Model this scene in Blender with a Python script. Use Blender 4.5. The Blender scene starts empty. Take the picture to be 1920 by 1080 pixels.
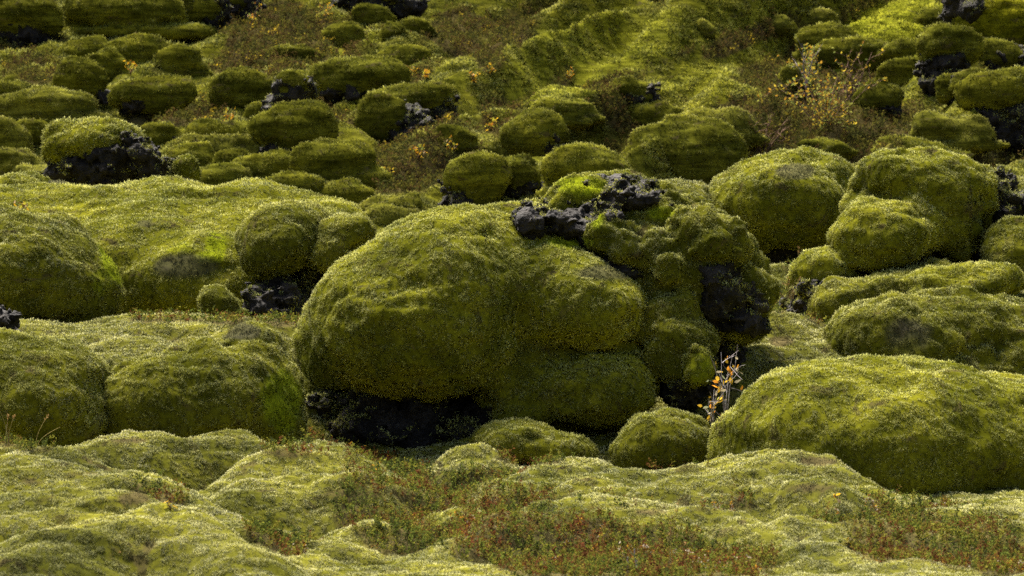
import bpy, math, sys
import numpy as np

# ------------------------------------------------------------------ camera, sky, sun
scene = bpy.context.scene
PITCH = math.radians(-3.0)
HF = math.radians(20.0)
CZ = 1.7
FP = 960.0 / math.tan(HF / 2)
cam_d = bpy.data.cameras.new("camera")
cam = bpy.data.objects.new("camera", cam_d)
scene.collection.objects.link(cam)
cam.location = (0, 0, CZ)
cam.rotation_euler = (math.radians(90) + PITCH, 0, 0)
cam_d.sensor_width = 36
cam_d.angle = HF
cam_d.clip_end = 2000
cam_d.dof.use_dof = True
cam_d.dof.focus_distance = 17.5
cam_d.dof.aperture_fstop = 7.0
scene.camera = cam

SUN_EL, SUN_AZ = math.radians(62), math.radians(-32)   # azimuth from +Y (behind the scene), negative = left
w = bpy.data.worlds.new("World"); scene.world = w; w.use_nodes = True
nt = w.node_tree
bg = nt.nodes["Background"]
sky = nt.nodes.new("ShaderNodeTexSky"); sky.sky_type = 'NISHITA'; sky.sun_disc = False
sky.sun_elevation = SUN_EL; sky.sun_rotation = SUN_AZ
sky.dust_density = 6.0; sky.air_density = 1.0; sky.ozone_density = 1.0
nt.links.new(sky.outputs[0], bg.inputs[0]); bg.inputs[1].default_value = 0.05
sl = bpy.data.lights.new("sun", 'SUN'); sun = bpy.data.objects.new("sun", sl)
scene.collection.objects.link(sun)
sl.energy = 5.0; sl.angle = math.radians(26); sl.color = (1.0, 0.95, 0.85)
from mathutils import Vector
sd = Vector((math.sin(SUN_AZ) * math.cos(SUN_EL), math.cos(SUN_AZ) * math.cos(SUN_EL), math.sin(SUN_EL)))
sun.rotation_euler = sd.to_track_quat('Z', 'Y').to_euler()
scene.view_settings.view_transform = 'Standard'
scene.view_settings.look = 'None'
scene.view_settings.gamma = 1
scene.view_settings.exposure = 2.72
scene.cycles.max_bounces = 4
scene.cycles.diffuse_bounces = 2
scene.cycles.use_denoising = False

# ------------------------------------------------------------------ maths helpers
rng = np.random.default_rng(7)
cp, sp = math.cos(PITCH), math.sin(PITCH)
def P(px, py, D):
    u = (np.asarray(px, float) - 960) / FP * D; v = (540 - np.asarray(py, float)) / FP * D
    D = np.asarray(D, float)
    return np.stack([u + 0 * D, D * cp - v * sp, CZ + D * sp + v * cp], -1)
def proj(p):
    y = p[..., 1]; z = p[..., 2] - CZ
    D = y * cp + z * sp; v = -y * sp + z * cp
    Ds = np.maximum(D, .1)
    return 960 + p[..., 0] / Ds * FP, 540 - v / Ds * FP, D
def hsh(ix, iy, iz, seed):
    h = (ix.astype(np.int64) * 374761393 + iy.astype(np.int64) * 668265263 + iz.astype(np.int64) * 2147483647 * 3 + seed * 974711) & 0xffffffff
    h = ((h ^ (h >> 13)) * 1274126177) & 0xffffffff
    h = ((h ^ (h >> 16)) * 2246822519) & 0xffffffff
    return ((h ^ (h >> 15)) & 0xffff).astype(np.float32) / 32767.5 - 1
def vn(p, seed=0):
    f = np.floor(p); t = (p - f).astype(np.float32); i = f.astype(np.int64)
    t = t * t * t * (t * (t * 6 - 15) + 10)
    x, y, z = t[:, 0], t[:, 1], t[:, 2]
    c = [hsh(i[:, 0] + a, i[:, 1] + b, i[:, 2] + d, seed) for a in (0, 1) for b in (0, 1) for d in (0, 1)]
    c00 = c[0] + (c[1] - c[0]) * z; c01 = c[2] + (c[3] - c[2]) * z
    c10 = c[4] + (c[5] - c[4]) * z; c11 = c[6] + (c[7] - c[6]) * z
    a = c00 + (c01 - c00) * y; b = c10 + (c11 - c10) * y
    return a + (b - a) * x
def fbm(p, sc, octv=3, seed=0, gain=.5):
    r = np.zeros(len(p), np.float32); a = 1.0; s = 0
    p = p * np.asarray(sc, float) + np.array([17.3, 5.1, 9.7]) * (seed + 1)
    for k in range(octv):
        r += a * vn(p, seed + k * 13); s += a; a *= gain; p = p * 2.03 + 3.7
    return r / s
def ridged(p, sc, octv=3, seed=0):
    r = 0; a = 1.0; s = 0; p = p * np.asarray(sc, float)
    for k in range(octv):
        r = r + a * (1 - 2 * np.abs(vn(p, seed + k * 7))); s += a; a *= .5; p = p * 2.1 + 1.7
    return r / s
def worley(p, seed=0):
    """distance to the nearest and second nearest jittered cell point"""
    f = np.floor(p); i = f.astype(np.int64); f1 = np.full(len(p), 9.0); f2 = f1.copy()
    for a in (-1, 0, 1):
        for b in (-1, 0, 1):
            for c in (-1, 0, 1):
                x, y, z = i[:, 0] + a, i[:, 1] + b, i[:, 2] + c
                q = np.stack([x + .5 + .45 * hsh(x, y, z, seed), y + .5 + .45 * hsh(x, y, z, seed + 1), z + .5 + .45 * hsh(x, y, z, seed + 2)], 1) - p
                d = (q * q).sum(1)
                f2 = np.minimum(np.maximum(f1, d), f2); f1 = np.minimum(f1, d)
    return np.sqrt(f1), np.sqrt(f2)
def sst(a, b, x):
    t = np.clip((x - a) / (b - a), 0, 1); return t * t * (3 - 2 * t)
def norm(v):
    return v / np.maximum(np.linalg.norm(v, axis=-1, keepdims=True), 1e-9)

# ------------------------------------------------------------------ signed distance -> mesh
def surfnet(S, org, h):
    nx, ny, nz = S.shape
    sg = S < 0
    c = np.zeros((nx - 1, ny - 1, nz - 1), np.int8)
    for a in (0, 1):
        for b in (0, 1):
            for d in (0, 1):
                c += sg[a:nx - 1 + a, b:ny - 1 + b, d:nz - 1 + d]
    act = (c > 0) & (c < 8)
    I = np.argwhere(act)
    idx = -np.ones(act.shape, np.int64); idx[act] = np.arange(len(I))
    acc = np.zeros((len(I), 3)); cnt = np.zeros(len(I))
    corners = [(a, b, d) for a in (0, 1) for b in (0, 1) for d in (0, 1)]
    for u in corners:
        for ax in range(3):
            if u[ax]: continue
            v = list(u); v[ax] = 1
            s0 = S[I[:, 0] + u[0], I[:, 1] + u[1], I[:, 2] + u[2]]
            s1 = S[I[:, 0] + v[0], I[:, 1] + v[1], I[:, 2] + v[2]]
            m = (s0 < 0) != (s1 < 0)
            t = np.where(m, s0 / np.where(m, s0 - s1, 1), 0)
            q = np.tile(np.array(u, float), (len(I), 1)); q[:, ax] = t
            acc[m] += q[m]; cnt[m] += 1
    V = (I + acc / cnt[:, None]) * h + org
    quads = []
    for ax in range(3):
        sl0 = [slice(1, -1)] * 3; sl1 = [slice(1, -1)] * 3
        sl0[ax] = slice(0, -1); sl1[ax] = slice(1, None)
        a = sg[tuple(sl0)]; b = sg[tuple(sl1)]
        o = np.array([1, 1, 1]); o[ax] = 0
        m1, m2 = [k for k in range(3) if k != ax]
        for cond, flip in ((a & ~b, False), (~a & b, True)):
            E = np.argwhere(cond) + o
            if not len(E): continue
            def g(d1, d2):
                e = E.copy(); e[:, m1] -= d1; e[:, m2] -= d2
                return idx[e[:, 0], e[:, 1], e[:, 2]]
            q = np.stack([g(1, 1), g(0, 1), g(0, 0), g(1, 0)], 1)
            if ax == 1: flip = not flip
            if flip: q = q[:, ::-1]
            quads.append(q)
    Q = np.concatenate(quads)
    Q = Q[(Q >= 0).all(1)]
    return V, Q
def vnormals(V, Q):
    n = np.cross(V[Q[:, 2]] - V[Q[:, 0]], V[Q[:, 3 if Q.shape[1] == 4 else 1]] - V[Q[:, 1 if Q.shape[1] == 4 else 0]])
    if Q.shape[1] == 3: n = np.cross(V[Q[:, 1]] - V[Q[:, 0]], V[Q[:, 2]] - V[Q[:, 0]])
    out = np.zeros_like(V)
    for k in range(3):
        for j in range(Q.shape[1]):
            out[:, k] += np.bincount(Q[:, j], n[:, k], len(V))
    return norm(out)
def ell_prims(specs):
    """specs in photo pixels: (px, py, rx, ry, depth m, depth radius m, tilt deg) -> world ellipsoids"""
    out = []
    for s in specs:
        px, py, rx, ry, D, rd = s[:6]; a = math.radians(s[6]) if len(s) > 6 else 0
        c = P(px, py, D); k = D / FP
        out.append((c, np.array([rx * k, rd, ry * k]), a))
    return out
def sdf(pts, prims, k):
    res = None
    for c, r, a in prims:
        q = pts - c
        if a:
            ca, sa = math.cos(a), math.sin(a)
            q = np.stack([q[:, 0] * ca - q[:, 2] * sa, q[:, 1], q[:, 0] * sa + q[:, 2] * ca], 1)
        q = q / r
        k0 = np.sqrt((q * q).sum(1)); k1 = np.sqrt(((q / r) ** 2).sum(1))
        d = k0 * (k0 - 1) / np.maximum(k1, 1e-6)
        if res is None: res = d
        else:
            hh = np.clip(.5 + .5 * (d - res) / k, 0, 1)
            res = d + (res - d) * hh - k * hh * (1 - hh)
    return res
def blob(specs, vox, k, amp_fn=None):
    prims = ell_prims(specs)
    lo = np.min([c - r.max() * .0 - r * 1.15 for c, r, a in prims], 0) - 4 * vox
    hi = np.max([c + r * 1.15 for c, r, a in prims], 0) + 4 * vox
    for c, r, a in prims:
        if a:
            m = max(r[0], r[2]); lo = np.minimum(lo, c - m); hi = np.maximum(hi, c + m)
    n = np.ceil((hi - lo) / vox).astype(int) + 1
    gx, gy, gz = [lo[i] + np.arange(n[i]) * vox for i in range(3)]
    G = np.stack(np.meshgrid(gx, gy, gz, indexing='ij'), -1).reshape(-1, 3).astype(np.float32)
    S = sdf(G, prims, k)
    if amp_fn is not None:
        near = np.abs(S) < 4 * vox + .12
        S = S.copy(); S[near] -= amp_fn(G[near].astype(float))
    S = S.reshape(n)
    S[0] = S[-1] = 1; S[:, 0] = S[:, -1] = 1; S[:, :, 0] = S[:, :, -1] = 1
    return surfnet(S, lo, vox)

# ------------------------------------------------------------------ mesh output
col = scene.collection
def mesh_obj(name, V, faces, mat, smooth=True, tuft=None, snrm=None, loc=(0, 0, 0), parent=None, nsmooth=None):
    """faces: list of int arrays (n,3) or (n,4)"""
    me = bpy.data.meshes.new(name)
    loc = np.asarray(loc, float)
    me.vertices.add(len(V)); me.vertices.foreach_set("co", (V - loc).astype(np.float32).ravel())
    li = np.concatenate([f.ravel() for f in faces]).astype(np.int32)
    tot = np.concatenate([np.full(len(f), f.shape[1]) for f in faces]).astype(np.int32)
    st = np.concatenate([[0], np.cumsum(tot)[:-1]]).astype(np.int32)
    me.loops.add(len(li)); me.loops.foreach_set("vertex_index", li)
    me.polygons.add(len(tot)); me.polygons.foreach_set("loop_start", st); me.polygons.foreach_set("loop_total", tot)
    me.update(calc_edges=True)
    me.polygons.foreach_set("use_smooth", np.full(len(tot), smooth, bool))
    if tuft is not None:
        a = me.attributes.new("tuft", 'FLOAT_COLOR', 'POINT'); a.data.foreach_set("color", tuft.astype(np.float32).ravel())
    if snrm is not None:
        a = me.attributes.new("snrm", 'FLOAT_VECTOR', 'POINT'); a.data.foreach_set("vector", snrm.astype(np.float32).ravel())
    me.materials.append(mat)
    o = bpy.data.objects.new(name, me); col.objects.link(o)
    if parent is not None: o.parent = parent          # parent sits at the same origin
    else: o.location = loc
    return o
def empty(name, loc):
    o = bpy.data.objects.new(name, None); col.objects.link(o); o.location = loc
    o.empty_display_size = .1
    return o
def tag(o, label=None, cat=None, group=None, kind=None):
    if label: o['label'] = label
    if cat: o['category'] = cat
    if group: o['group'] = group
    if kind: o['kind'] = kind
    return o

CAM = np.array([0, 0, CZ])
def blades(V, Q, N, dens, hgt, wid, patch=None, cull=-.45, frame=True, up=.25, tilt=.55, weight=None):
    """moss shoots: one thin triangle each, on the surface V/Q; hgt/wid in render pixels, dens per pixel area"""
    T = np.concatenate([Q[:, [0, 1, 2]], Q[:, [0, 2, 3]]]) if Q.shape[1] == 4 else Q
    A = V[T[:, 0]]; B = V[T[:, 1]]; C = V[T[:, 2]]
    ce = (A + B + C) / 3
    px, py, D = proj(ce)
    pix = D * (2 * math.tan(HF / 2)) / 1024
    ar = .5 * np.linalg.norm(np.cross(B - A, C - A), axis=1)
    fn = norm(N[T[:, 0]] + N[T[:, 1]] + N[T[:, 2]])
    vd = norm(CAM - ce)
    cs = (fn * vd).sum(1)
    ok = (cs > cull)
    if frame: ok &= (px > -70) & (px < 1990) & (py > -60) & (py < 1140)
    lam = ar / pix ** 2 * dens * np.clip(.35 + cs, .35, 1) * ok     # grazing faces need fewer per area
    if weight is not None: lam *= weight[T].mean(1)
    tot = int(lam.sum())
    if tot < 1: return None
    cum = np.cumsum(lam); pick = np.searchsorted(cum, rng.random(tot) * cum[-1])
    pick = np.minimum(pick, len(T) - 1)
    u = rng.random((tot, 2)); f = u.sum(1) > 1; u[f] = 1 - u[f]
    a, b, c = T[pick, 0], T[pick, 1], T[pick, 2]
    w0 = (1 - u.sum(1))[:, None]; w1 = u[:, :1]; w2 = u[:, 1:]
    p = V[a] * w0 + V[b] * w1 + V[c] * w2
    n = norm(N[a] * w0 + N[b] * w1 + N[c] * w2)
    pw = pix[pick][:, None]
    # clumps: shoots stand higher on little cushions than between them
    mic = fbm(p, 1, 2, 5) if False else vn(p / (pw.mean() * 5.0), 3) * .6 + vn(p / (pw.mean() * 2.6), 9) * .4
    g = rng.random(tot)
    d = norm(n + tilt * rng.normal(size=(tot, 3)) + np.array([0, 0, up]))
    side = norm(np.cross(d, rng.normal(size=(tot, 3))))
    hh = (.8 * hgt * pw[:, 0] * (.55 + .75 * rng.random(tot)) * (1 + .45 * mic))[:, None]
    ww = wid * pw * (.7 + .6 * rng.random((tot, 1))) * .5
    base = p + n * (mic[:, None] * pw * 2.0 - pw * .2)
    V3 = np.empty((tot, 3, 3)); V3[:, 0] = base - side * ww; V3[:, 1] = base + side * ww; V3[:, 2] = base + d * hh
    sn = norm(n * .86 + d * .30)
    tu = np.zeros((tot, 3, 4), np.float32)
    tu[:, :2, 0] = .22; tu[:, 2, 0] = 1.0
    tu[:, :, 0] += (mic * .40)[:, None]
    tu[:, :, 1] = g[:, None]
    if patch is not None:
        tu[:, :, 2:4] = (patch[a] * w0 + patch[b] * w1 + patch[c] * w2)[:, None, :]
    return V3.reshape(-1, 3), np.arange(tot * 3).reshape(-1, 3), tu.reshape(-1, 4), np.repeat(sn, 3, 0)

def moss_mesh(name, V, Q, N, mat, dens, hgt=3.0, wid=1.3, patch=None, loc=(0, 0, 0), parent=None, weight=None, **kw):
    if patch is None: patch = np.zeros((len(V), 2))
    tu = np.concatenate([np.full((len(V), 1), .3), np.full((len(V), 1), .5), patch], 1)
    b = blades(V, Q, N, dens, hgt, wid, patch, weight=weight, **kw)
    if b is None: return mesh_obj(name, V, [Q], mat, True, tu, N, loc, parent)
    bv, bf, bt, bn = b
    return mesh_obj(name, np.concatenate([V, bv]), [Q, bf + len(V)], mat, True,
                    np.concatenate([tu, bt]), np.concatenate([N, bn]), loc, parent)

# ------------------------------------------------------------------ materials
class NT:
    def __init__(s, name):
        s.m = bpy.data.materials.new(name); s.m.use_nodes = True; s.t = s.m.node_tree
        for n in list(s.t.nodes): s.t.nodes.remove(n)
        s.out = s.n("ShaderNodeOutputMaterial")
    def n(s, t, **kw):
        x = s.t.nodes.new(t)
        for k, v in kw.items(): setattr(x, k, v)
        return x
    def l(s, a, b): s.t.links.new(a, b)
    def put(s, v, sock):
        if isinstance(v, bpy.types.NodeSocket): s.l(v, sock)
        elif v is not None: sock.default_value = v if not isinstance(v, tuple) or len(v) != 3 or sock.type == 'VECTOR' else (*v, 1)
    def mix(s, f, a, b, mode='MIX'):
        x = s.n("ShaderNodeMix", data_type='RGBA', blend_type=mode)
        s.put(f, x.inputs[0]); s.put(a, x.inputs[6]); s.put(b, x.inputs[7]); return x.outputs[2]
    def math(s, op, a, b=None, c=None, clamp=False):
        x = s.n("ShaderNodeMath", operation=op, use_clamp=clamp)
        s.put(a, x.inputs[0]); s.put(b, x.inputs[1]); s.put(c, x.inputs[2]); return x.outputs[0]
    def ramp(s, v, lo, hi, a=0.0, b=1.0):
        x = s.n("ShaderNodeMapRange", interpolation_type='SMOOTHSTEP')
        s.put(v, x.inputs[0]); x.inputs[1].default_value = lo; x.inputs[2].default_value = hi
        x.inputs[3].default_value = a; x.inputs[4].default_value = b; return x.outputs[0]
    def noise(s, sc, det=3, rough=.55, vec=None, dist=0):
        x = s.n("ShaderNodeTexNoise"); x.inputs['Scale'].default_value = sc; x.inputs['Detail'].default_value = det
        x.inputs['Roughness'].default_value = rough; x.inputs['Distortion'].default_value = dist
        s.l(vec if vec is not None else s.pos(), x.inputs['Vector']); return x.outputs[0]
    def pos(s, sc=None):
        if not hasattr(s, 'g'): s.g = s.n("ShaderNodeNewGeometry")
        if sc is None: return s.g.outputs['Position']
        x = s.n("ShaderNodeVectorMath", operation='MULTIPLY'); s.l(s.g.outputs['Position'], x.inputs[0]); x.inputs[1].default_value = sc
        return x.outputs[0]

def moss_material(name, deep, mid, alt, pale, grey, bright, heath, dry=.5, streak=None, stretch=None):
    T = NT(name)
    at = T.n("ShaderNodeAttribute", attribute_name="tuft"); sx = T.n("ShaderNodeSeparateColor"); T.l(at.outputs['Color'], sx.inputs[0])
    tip, rnd, bri, hea = sx.outputs[0], sx.outputs[1], sx.outputs[2], at.outputs['Alpha']
    vec = T.pos(stretch) if stretch else T.pos()
    n_hue = T.noise(1.3, 3, .55, vec, .6)
    n_dry = T.noise(3.4, 5, .62, vec, .4)
    n_fine = T.noise(38, 3, .6, vec)
    body = T.mix(T.ramp(n_hue, .40, .62), mid, alt)
    body = T.mix(bri, body, bright)
    greyf = T.math('MULTIPLY', T.ramp(n_dry, .52, .72), dry)
    palec = T.mix(greyf, pale, grey)
    palec = T.mix(T.math('MULTIPLY', bri, .8), palec, bright)
    tipf = T.math('MULTIPLY', T.ramp(tip, .30, 1.05), T.ramp(T.math('ADD', T.math('MULTIPLY', rnd, .22), n_dry), .40, .82, .45, 1.0))
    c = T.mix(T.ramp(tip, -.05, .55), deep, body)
    c = T.mix(tipf, c, palec)
    c = T.mix(1.0, c, T.mix(T.ramp(n_fine, .3, .7), (.72, .72, .70), (1.18, 1.18, 1.15)), 'MULTIPLY')
    c = T.mix(1.0, c, T.mix(T.ramp(T.noise(2.1, 4, .6, vec, .3), .34, .62), (.62, .64, .60), (1.15, 1.13, 1.1)), 'MULTIPLY')
    if streak:
        sv = T.pos(streak); c = T.mix(1.0, c, T.mix(T.ramp(T.noise(1.0, 3, .6, sv, .5), .36, .64), (.60, .60, .58), (1.30, 1.28, 1.25)), 'MULTIPLY')
    c = T.mix(T.math('MULTIPLY', T.ramp(T.noise(4.6, 6, .68, vec, .8), .575, .68), .8), c, (.075, .058, .026))
    c = T.mix(hea, c, T.mix(rnd, heath, tuple(x * 1.9 for x in heath)))
    nr = T.n("ShaderNodeAttribute", attribute_name="snrm")
    d = T.n("ShaderNodeBsdfDiffuse"); T.l(c, d.inputs[0]); T.l(nr.outputs['Vector'], d.inputs['Normal']); d.inputs[1].default_value = 1
    tr = T.n("ShaderNodeBsdfTranslucent"); T.l(c, tr.inputs[0])
    mx = T.n("ShaderNodeMixShader"); mx.inputs[0].default_value = .08
    T.l(d.outputs[0], mx.inputs[1]); T.l(tr.outputs[0], mx.inputs[2]); T.l(mx.outputs[0], T.out.inputs[0])
    return T.m

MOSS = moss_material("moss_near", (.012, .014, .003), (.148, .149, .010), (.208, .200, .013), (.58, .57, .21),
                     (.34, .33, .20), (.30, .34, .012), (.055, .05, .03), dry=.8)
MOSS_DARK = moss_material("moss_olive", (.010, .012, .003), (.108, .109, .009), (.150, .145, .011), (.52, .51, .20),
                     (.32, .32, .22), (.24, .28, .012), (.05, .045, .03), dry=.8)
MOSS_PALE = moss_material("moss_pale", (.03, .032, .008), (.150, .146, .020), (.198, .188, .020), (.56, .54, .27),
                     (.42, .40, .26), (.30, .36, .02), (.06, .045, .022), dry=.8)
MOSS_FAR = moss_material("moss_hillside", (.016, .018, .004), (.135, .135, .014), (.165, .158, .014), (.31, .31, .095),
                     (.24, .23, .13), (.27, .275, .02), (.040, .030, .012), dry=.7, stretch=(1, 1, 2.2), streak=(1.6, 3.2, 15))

def rock_material(name, a, b, lich):
    T = NT(name)
    n1 = T.noise(7, 6, .65); n2 = T.noise(34, 5, .7); n3 = T.noise(5.0, 4, .6)
    v = T.n("ShaderNodeTexVoronoi"); v.inputs['Scale'].default_value = 45; T.l(T.pos(), v.inputs['Vector'])
    c = T.mix(T.ramp(n1, .35, .65), a, b)
    c = T.mix(T.math('MULTIPLY', T.ramp(n2, .55, .72), T.ramp(n3, .48, .62)), c, lich)
    bs = T.n("ShaderNodeBsdfPrincipled"); T.l(c, bs.inputs['Base Color']); bs.inputs['Roughness'].default_value = .8
    bs.inputs['Specular IOR Level'].default_value = .12
    bu = T.n("ShaderNodeBump"); bu.inputs['Strength'].default_value = .9; bu.inputs['Distance'].default_value = .03
    T.l(T.math('ADD', n2, T.math('MULTIPLY', v.outputs[0], .6)), bu.inputs['Height']); T.l(bu.outputs[0], bs.inputs['Normal'])
    T.l(bs.outputs[0], T.out.inputs[0]); return T.m
ROCK = rock_material("basalt", (.006, .005, .0042), (.020, .0165, .014), (.065, .060, .050))
ROCK_SLAB = rock_material("basalt_slab", (.006, .005, .0046), (.022, .0185, .016), (.085, .08, .07))

def leaf_material(name, cols, rough=.6):
    """colour picked per leaf by tuft.g"""
    T = NT(name)
    at = T.n("ShaderNodeAttribute", attribute_name="tuft"); sx = T.n("ShaderNodeSeparateColor"); T.l(at.outputs['Color'], sx.inputs[0])
    cr = T.n("ShaderNodeValToRGB"); cr.color_ramp.interpolation = 'CONSTANT'
    e = cr.color_ramp.elements
    while len(e) < len(cols): e.new(.5)
    for i, (t, cc) in enumerate(cols): e[i].position = t; e[i].color = (*cc, 1)
    T.l(sx.outputs[1], cr.inputs[0])
    c = T.mix(1.0, cr.outputs[0], T.mix(T.noise(60, 2), (.6, .6, .6), (1.3, 1.3, 1.3)), 'MULTIPLY')
    d = T.n("ShaderNodeBsdfDiffuse"); T.l(c, d.inputs[0])
    tr = T.n("ShaderNodeBsdfTranslucent"); T.l(c, tr.inputs[0])
    mx = T.n("ShaderNodeMixShader"); mx.inputs[0].default_value = .35
    T.l(d.outputs[0], mx.inputs[1]); T.l(tr.outputs[0], mx.inputs[2]); T.l(mx.outputs[0], T.out.inputs[0]); return T.m
HEATH = leaf_material("crowberry_leaves", [(0, (.025, .030, .009)), (.16, (.055, .068, .012)), (.36, (.095, .092, .013)), (.54, (.072, .046, .012)), (.68, (.062, .024, .010)),
                                            (.80, (.07, .024, .010)), (.89, (.19, .10, .012)), (.96, (.20, .17, .12))])
HEATH_FAR = leaf_material("heath_leaves", [(0, (.025, .026, .007)), (.28, (.050, .046, .008)), (.52, (.038, .025, .008)), (.74, (.022, .015, .008)),
                                            (.86, (.13, .10, .012)), (.95, (.26, .18, .015))])
AUTUMN = leaf_material("autumn_leaves", [(0, (.32, .19, .012)), (.35, (.28, .12, .012)), (.55, (.2, .18, .02)), (.75, (.10, .11, .025)), (.9, (.26, .19, .10))])
BIRCHL = leaf_material("birch_leaves", [(0, (.26, .19, .02)), (.3, (.22, .12, .015)), (.5, (.15, .15, .03)), (.75, (.09, .11, .025))])
PALELEAF = leaf_material("willow_leaves", [(0, (.26, .16, .015)), (.3, (.18, .15, .09)), (.55, (.33, .14, .015)), (.75, (.16, .17, .09)), (.9, (.20, .18, .03))])
GRASSM = leaf_material("straw", [(0, (.20, .16, .06)), (.5, (.15, .09, .035)), (.8, (.24, .20, .10))])
def bark_material(name, c1, c2):
    T = NT(name); c = T.mix(T.ramp(T.noise(50, 4), .4, .6), c1, c2)
    d = T.n("ShaderNodeBsdfDiffuse"); T.l(c, d.inputs[0]); T.l(d.outputs[0], T.out.inputs[0]); return T.m
BARK = bark_material("willow_bark", (.10, .08, .08), (.20, .18, .18))
BARK_DARK = bark_material("twig_bark", (.05, .03, .02), (.11, .07, .05))

# ------------------------------------------------------------------ terrain
ctl = [(3, 1900), (8, 1420), (10.5, 1150), (12.5, 1062), (14.0, 1000), (15.5, 935), (17, 880), (19, 740), (21, 640), (24, 530), (27, 470), (30, 432), (47, 0), (56, -130)]
cy = np.array([P(960, b, a)[1] for a, b in ctl]); cz_ = np.array([P(960, b, a)[2] for a, b in ctl])
cy = np.concatenate([[-20], cy, [70, 110, 600]]); cz_ = np.concatenate([[cz_[0]], cz_, [cz_[-1] + 1.2, cz_[-1] + 1.8, cz_[-1] + 2.5]])
ty = np.arange(-20, 600, .1); tz = np.interp(ty, cy, cz_)
kk = np.exp(-np.linspace(-2, 2, 21) ** 2); tz = np.convolve(np.pad(tz, 10, mode='edge'), kk / kk.sum(), 'valid')
def Dhill(py): return 30 + (432 - py) / 432 * 17
# crests of the moss swells: px, py, depth, half width px, half depth m, drop m, turn deg
SW = [(770, 930, 14.0, 90, .35, .14, 0), (890, 845, 15.3, 100, .4, .20, 0), (700, 985, 12.9, 110, .35, .14, 0), (860, 960, 13.3, 110, .35, .14, 10), (620, 1020, 12.4, 100, .35, .14, 0),
      (1880, 985, 13.0, 130, .5, .2, 0), (10, 838, 14.8, 90, .4, .22, 0), (1640, 985, 12.9, 120, .4, .16, -8), (520, 950, 13.6, 70, .3, .12, 0),
      (300, 598, 19.4, 330, 1.0, .35, 0), (60, 612, 19.0, 220, .9, .35, 0), (520, 606, 18.7, 200, .8, .3, 0), (260, 640, 18.2, 200, .7, .3, -6),
      (1440, 592, 19.8, 150, .9, .35, 0), (1560, 640, 19.2, 170, .8, .3, 0), (1395, 665, 18.5, 120, .7, .4, 0), (1480, 690, 18.2, 150, .6, .3, 0),
      (1700, 515, 21.6, 200, .8, .3, 0), (1470, 500, 22.6, 150, .8, .3, 0), (1880, 548, 20.6, 170, .8, .3, 0), (1900, 338, 25.5, 120, .8, .4, 0), (30, 345, 26.0, 120, .8, .4, 0)]
swd = []
# long moss ridges: crest polylines (px, py, depth), front half depth m, front drop m, back half depth, end taper m
RG = [([(-260, 900, 12.8), (0, 868, 13.2), (100, 861, 13.3), (185, 888, 13.2), (300, 905, 13.1), (400, 958, 12.7), (520, 1030, 12.2), (640, 1090, 11.8)], .75, .26),
      ([(-300, 960, 12.1), (0, 940, 12.3), (120, 928, 12.4), (230, 930, 12.4)], .5, .16), ([(60, 1010, 11.6), (200, 985, 11.8), (300, 962, 12.0), (380, 975, 11.9), (470, 1040, 11.5)], .6, .22),
      ([(130, 846, 15.3), (230, 820, 15.5), (330, 832, 15.5), (450, 818, 15.7), (510, 842, 15.6)], .5, .28),
      ([(350, 940, 14.0), (440, 884, 14.4), (560, 836, 14.8), (640, 846, 14.8), (760, 905, 14.4)], .75, .30), ([(470, 905, 13.8), (560, 888, 14.0), (680, 895, 13.9)], .35, .12),
      ([(930, 912, 14.4), (1010, 882, 14.8), (1110, 866, 15.0), (1220, 888, 14.9), (1330, 874, 14.9), (1440, 852, 14.8), (1560, 863, 14.7), (1640, 915, 14.4), (1730, 968, 14.0)], .75, .30),
      ([(1090, 905, 14.2), (1200, 920, 14.0), (1330, 905, 14.1), (1430, 890, 14.2), (1560, 915, 13.9)], .35, .12),
      ([(800, 1040, 12.3), (900, 990, 12.7), (1000, 955, 13.0), (1120, 937, 13.2), (1250, 950, 13.1), (1400, 974, 12.9), (1500, 1026, 12.4), (1640, 1058, 12.1), (1780, 1088, 11.8)], .7, .26),
      ([(1480, 985, 12.9), (1600, 990, 12.9), (1760, 1010, 12.6)], .35, .12), ([(1740, 975, 13.6), (1850, 962, 13.8), (2050, 985, 13.6)], .5, .2),
      ([(1345, 650, 19.0), (1400, 612, 19.5), (1460, 596, 19.8), (1540, 612, 19.7), (1620, 650, 19.3)], .6, .3), ([(1350, 705, 18.2), (1410, 655, 18.7), (1500, 650, 18.8), (1600, 690, 18.4)], .5, .3),
      ([(-100, 622, 18.6), (60, 612, 18.8), (200, 625, 18.6), (330, 612, 18.9), (470, 622, 18.7), (600, 618, 18.7)], .5, .18)]
rgd = []
for pl, fd, dr in RG:
    q = P(np.array([a[0] for a in pl]), np.array([a[1] for a in pl]), np.array([a[2] for a in pl], float)); rgd.append((q, fd, dr))
for px, py, D, rx, ry, dr, an in SW:
    c = P(px, py, D); swd.append((c, rx * D / FP * 1.2, ry * .95, dr * 1.3, math.radians(an)))
HD = np.array([.42, .907])
def cushions(x, y):
    p = np.stack([x, y, 0 * x], 1)
    return worley(p * np.array([1.25, .80, 1]) + .35 * fbm(p, 1.5, 2, 34)[:, None] * np.array([1, 1, 0]), 19)
def folds(x, y):
    wx = x + .5 * fbm(np.stack([x, y, 0 * x], 1), .5, 2, 71)
    u = wx * HD[0] + y * HD[1]; v = wx * HD[1] - y * HD[0]
    n = fbm(np.stack([u * .13, v * .62, 0 * x], 1), 1.0, 2, 2)
    m = fbm(np.stack([u * .30, v * 1.5, 0 * x], 1), 1.0, 2, 5)
    return 1 - 2.2 * np.abs(n) + .35 * m
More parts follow.
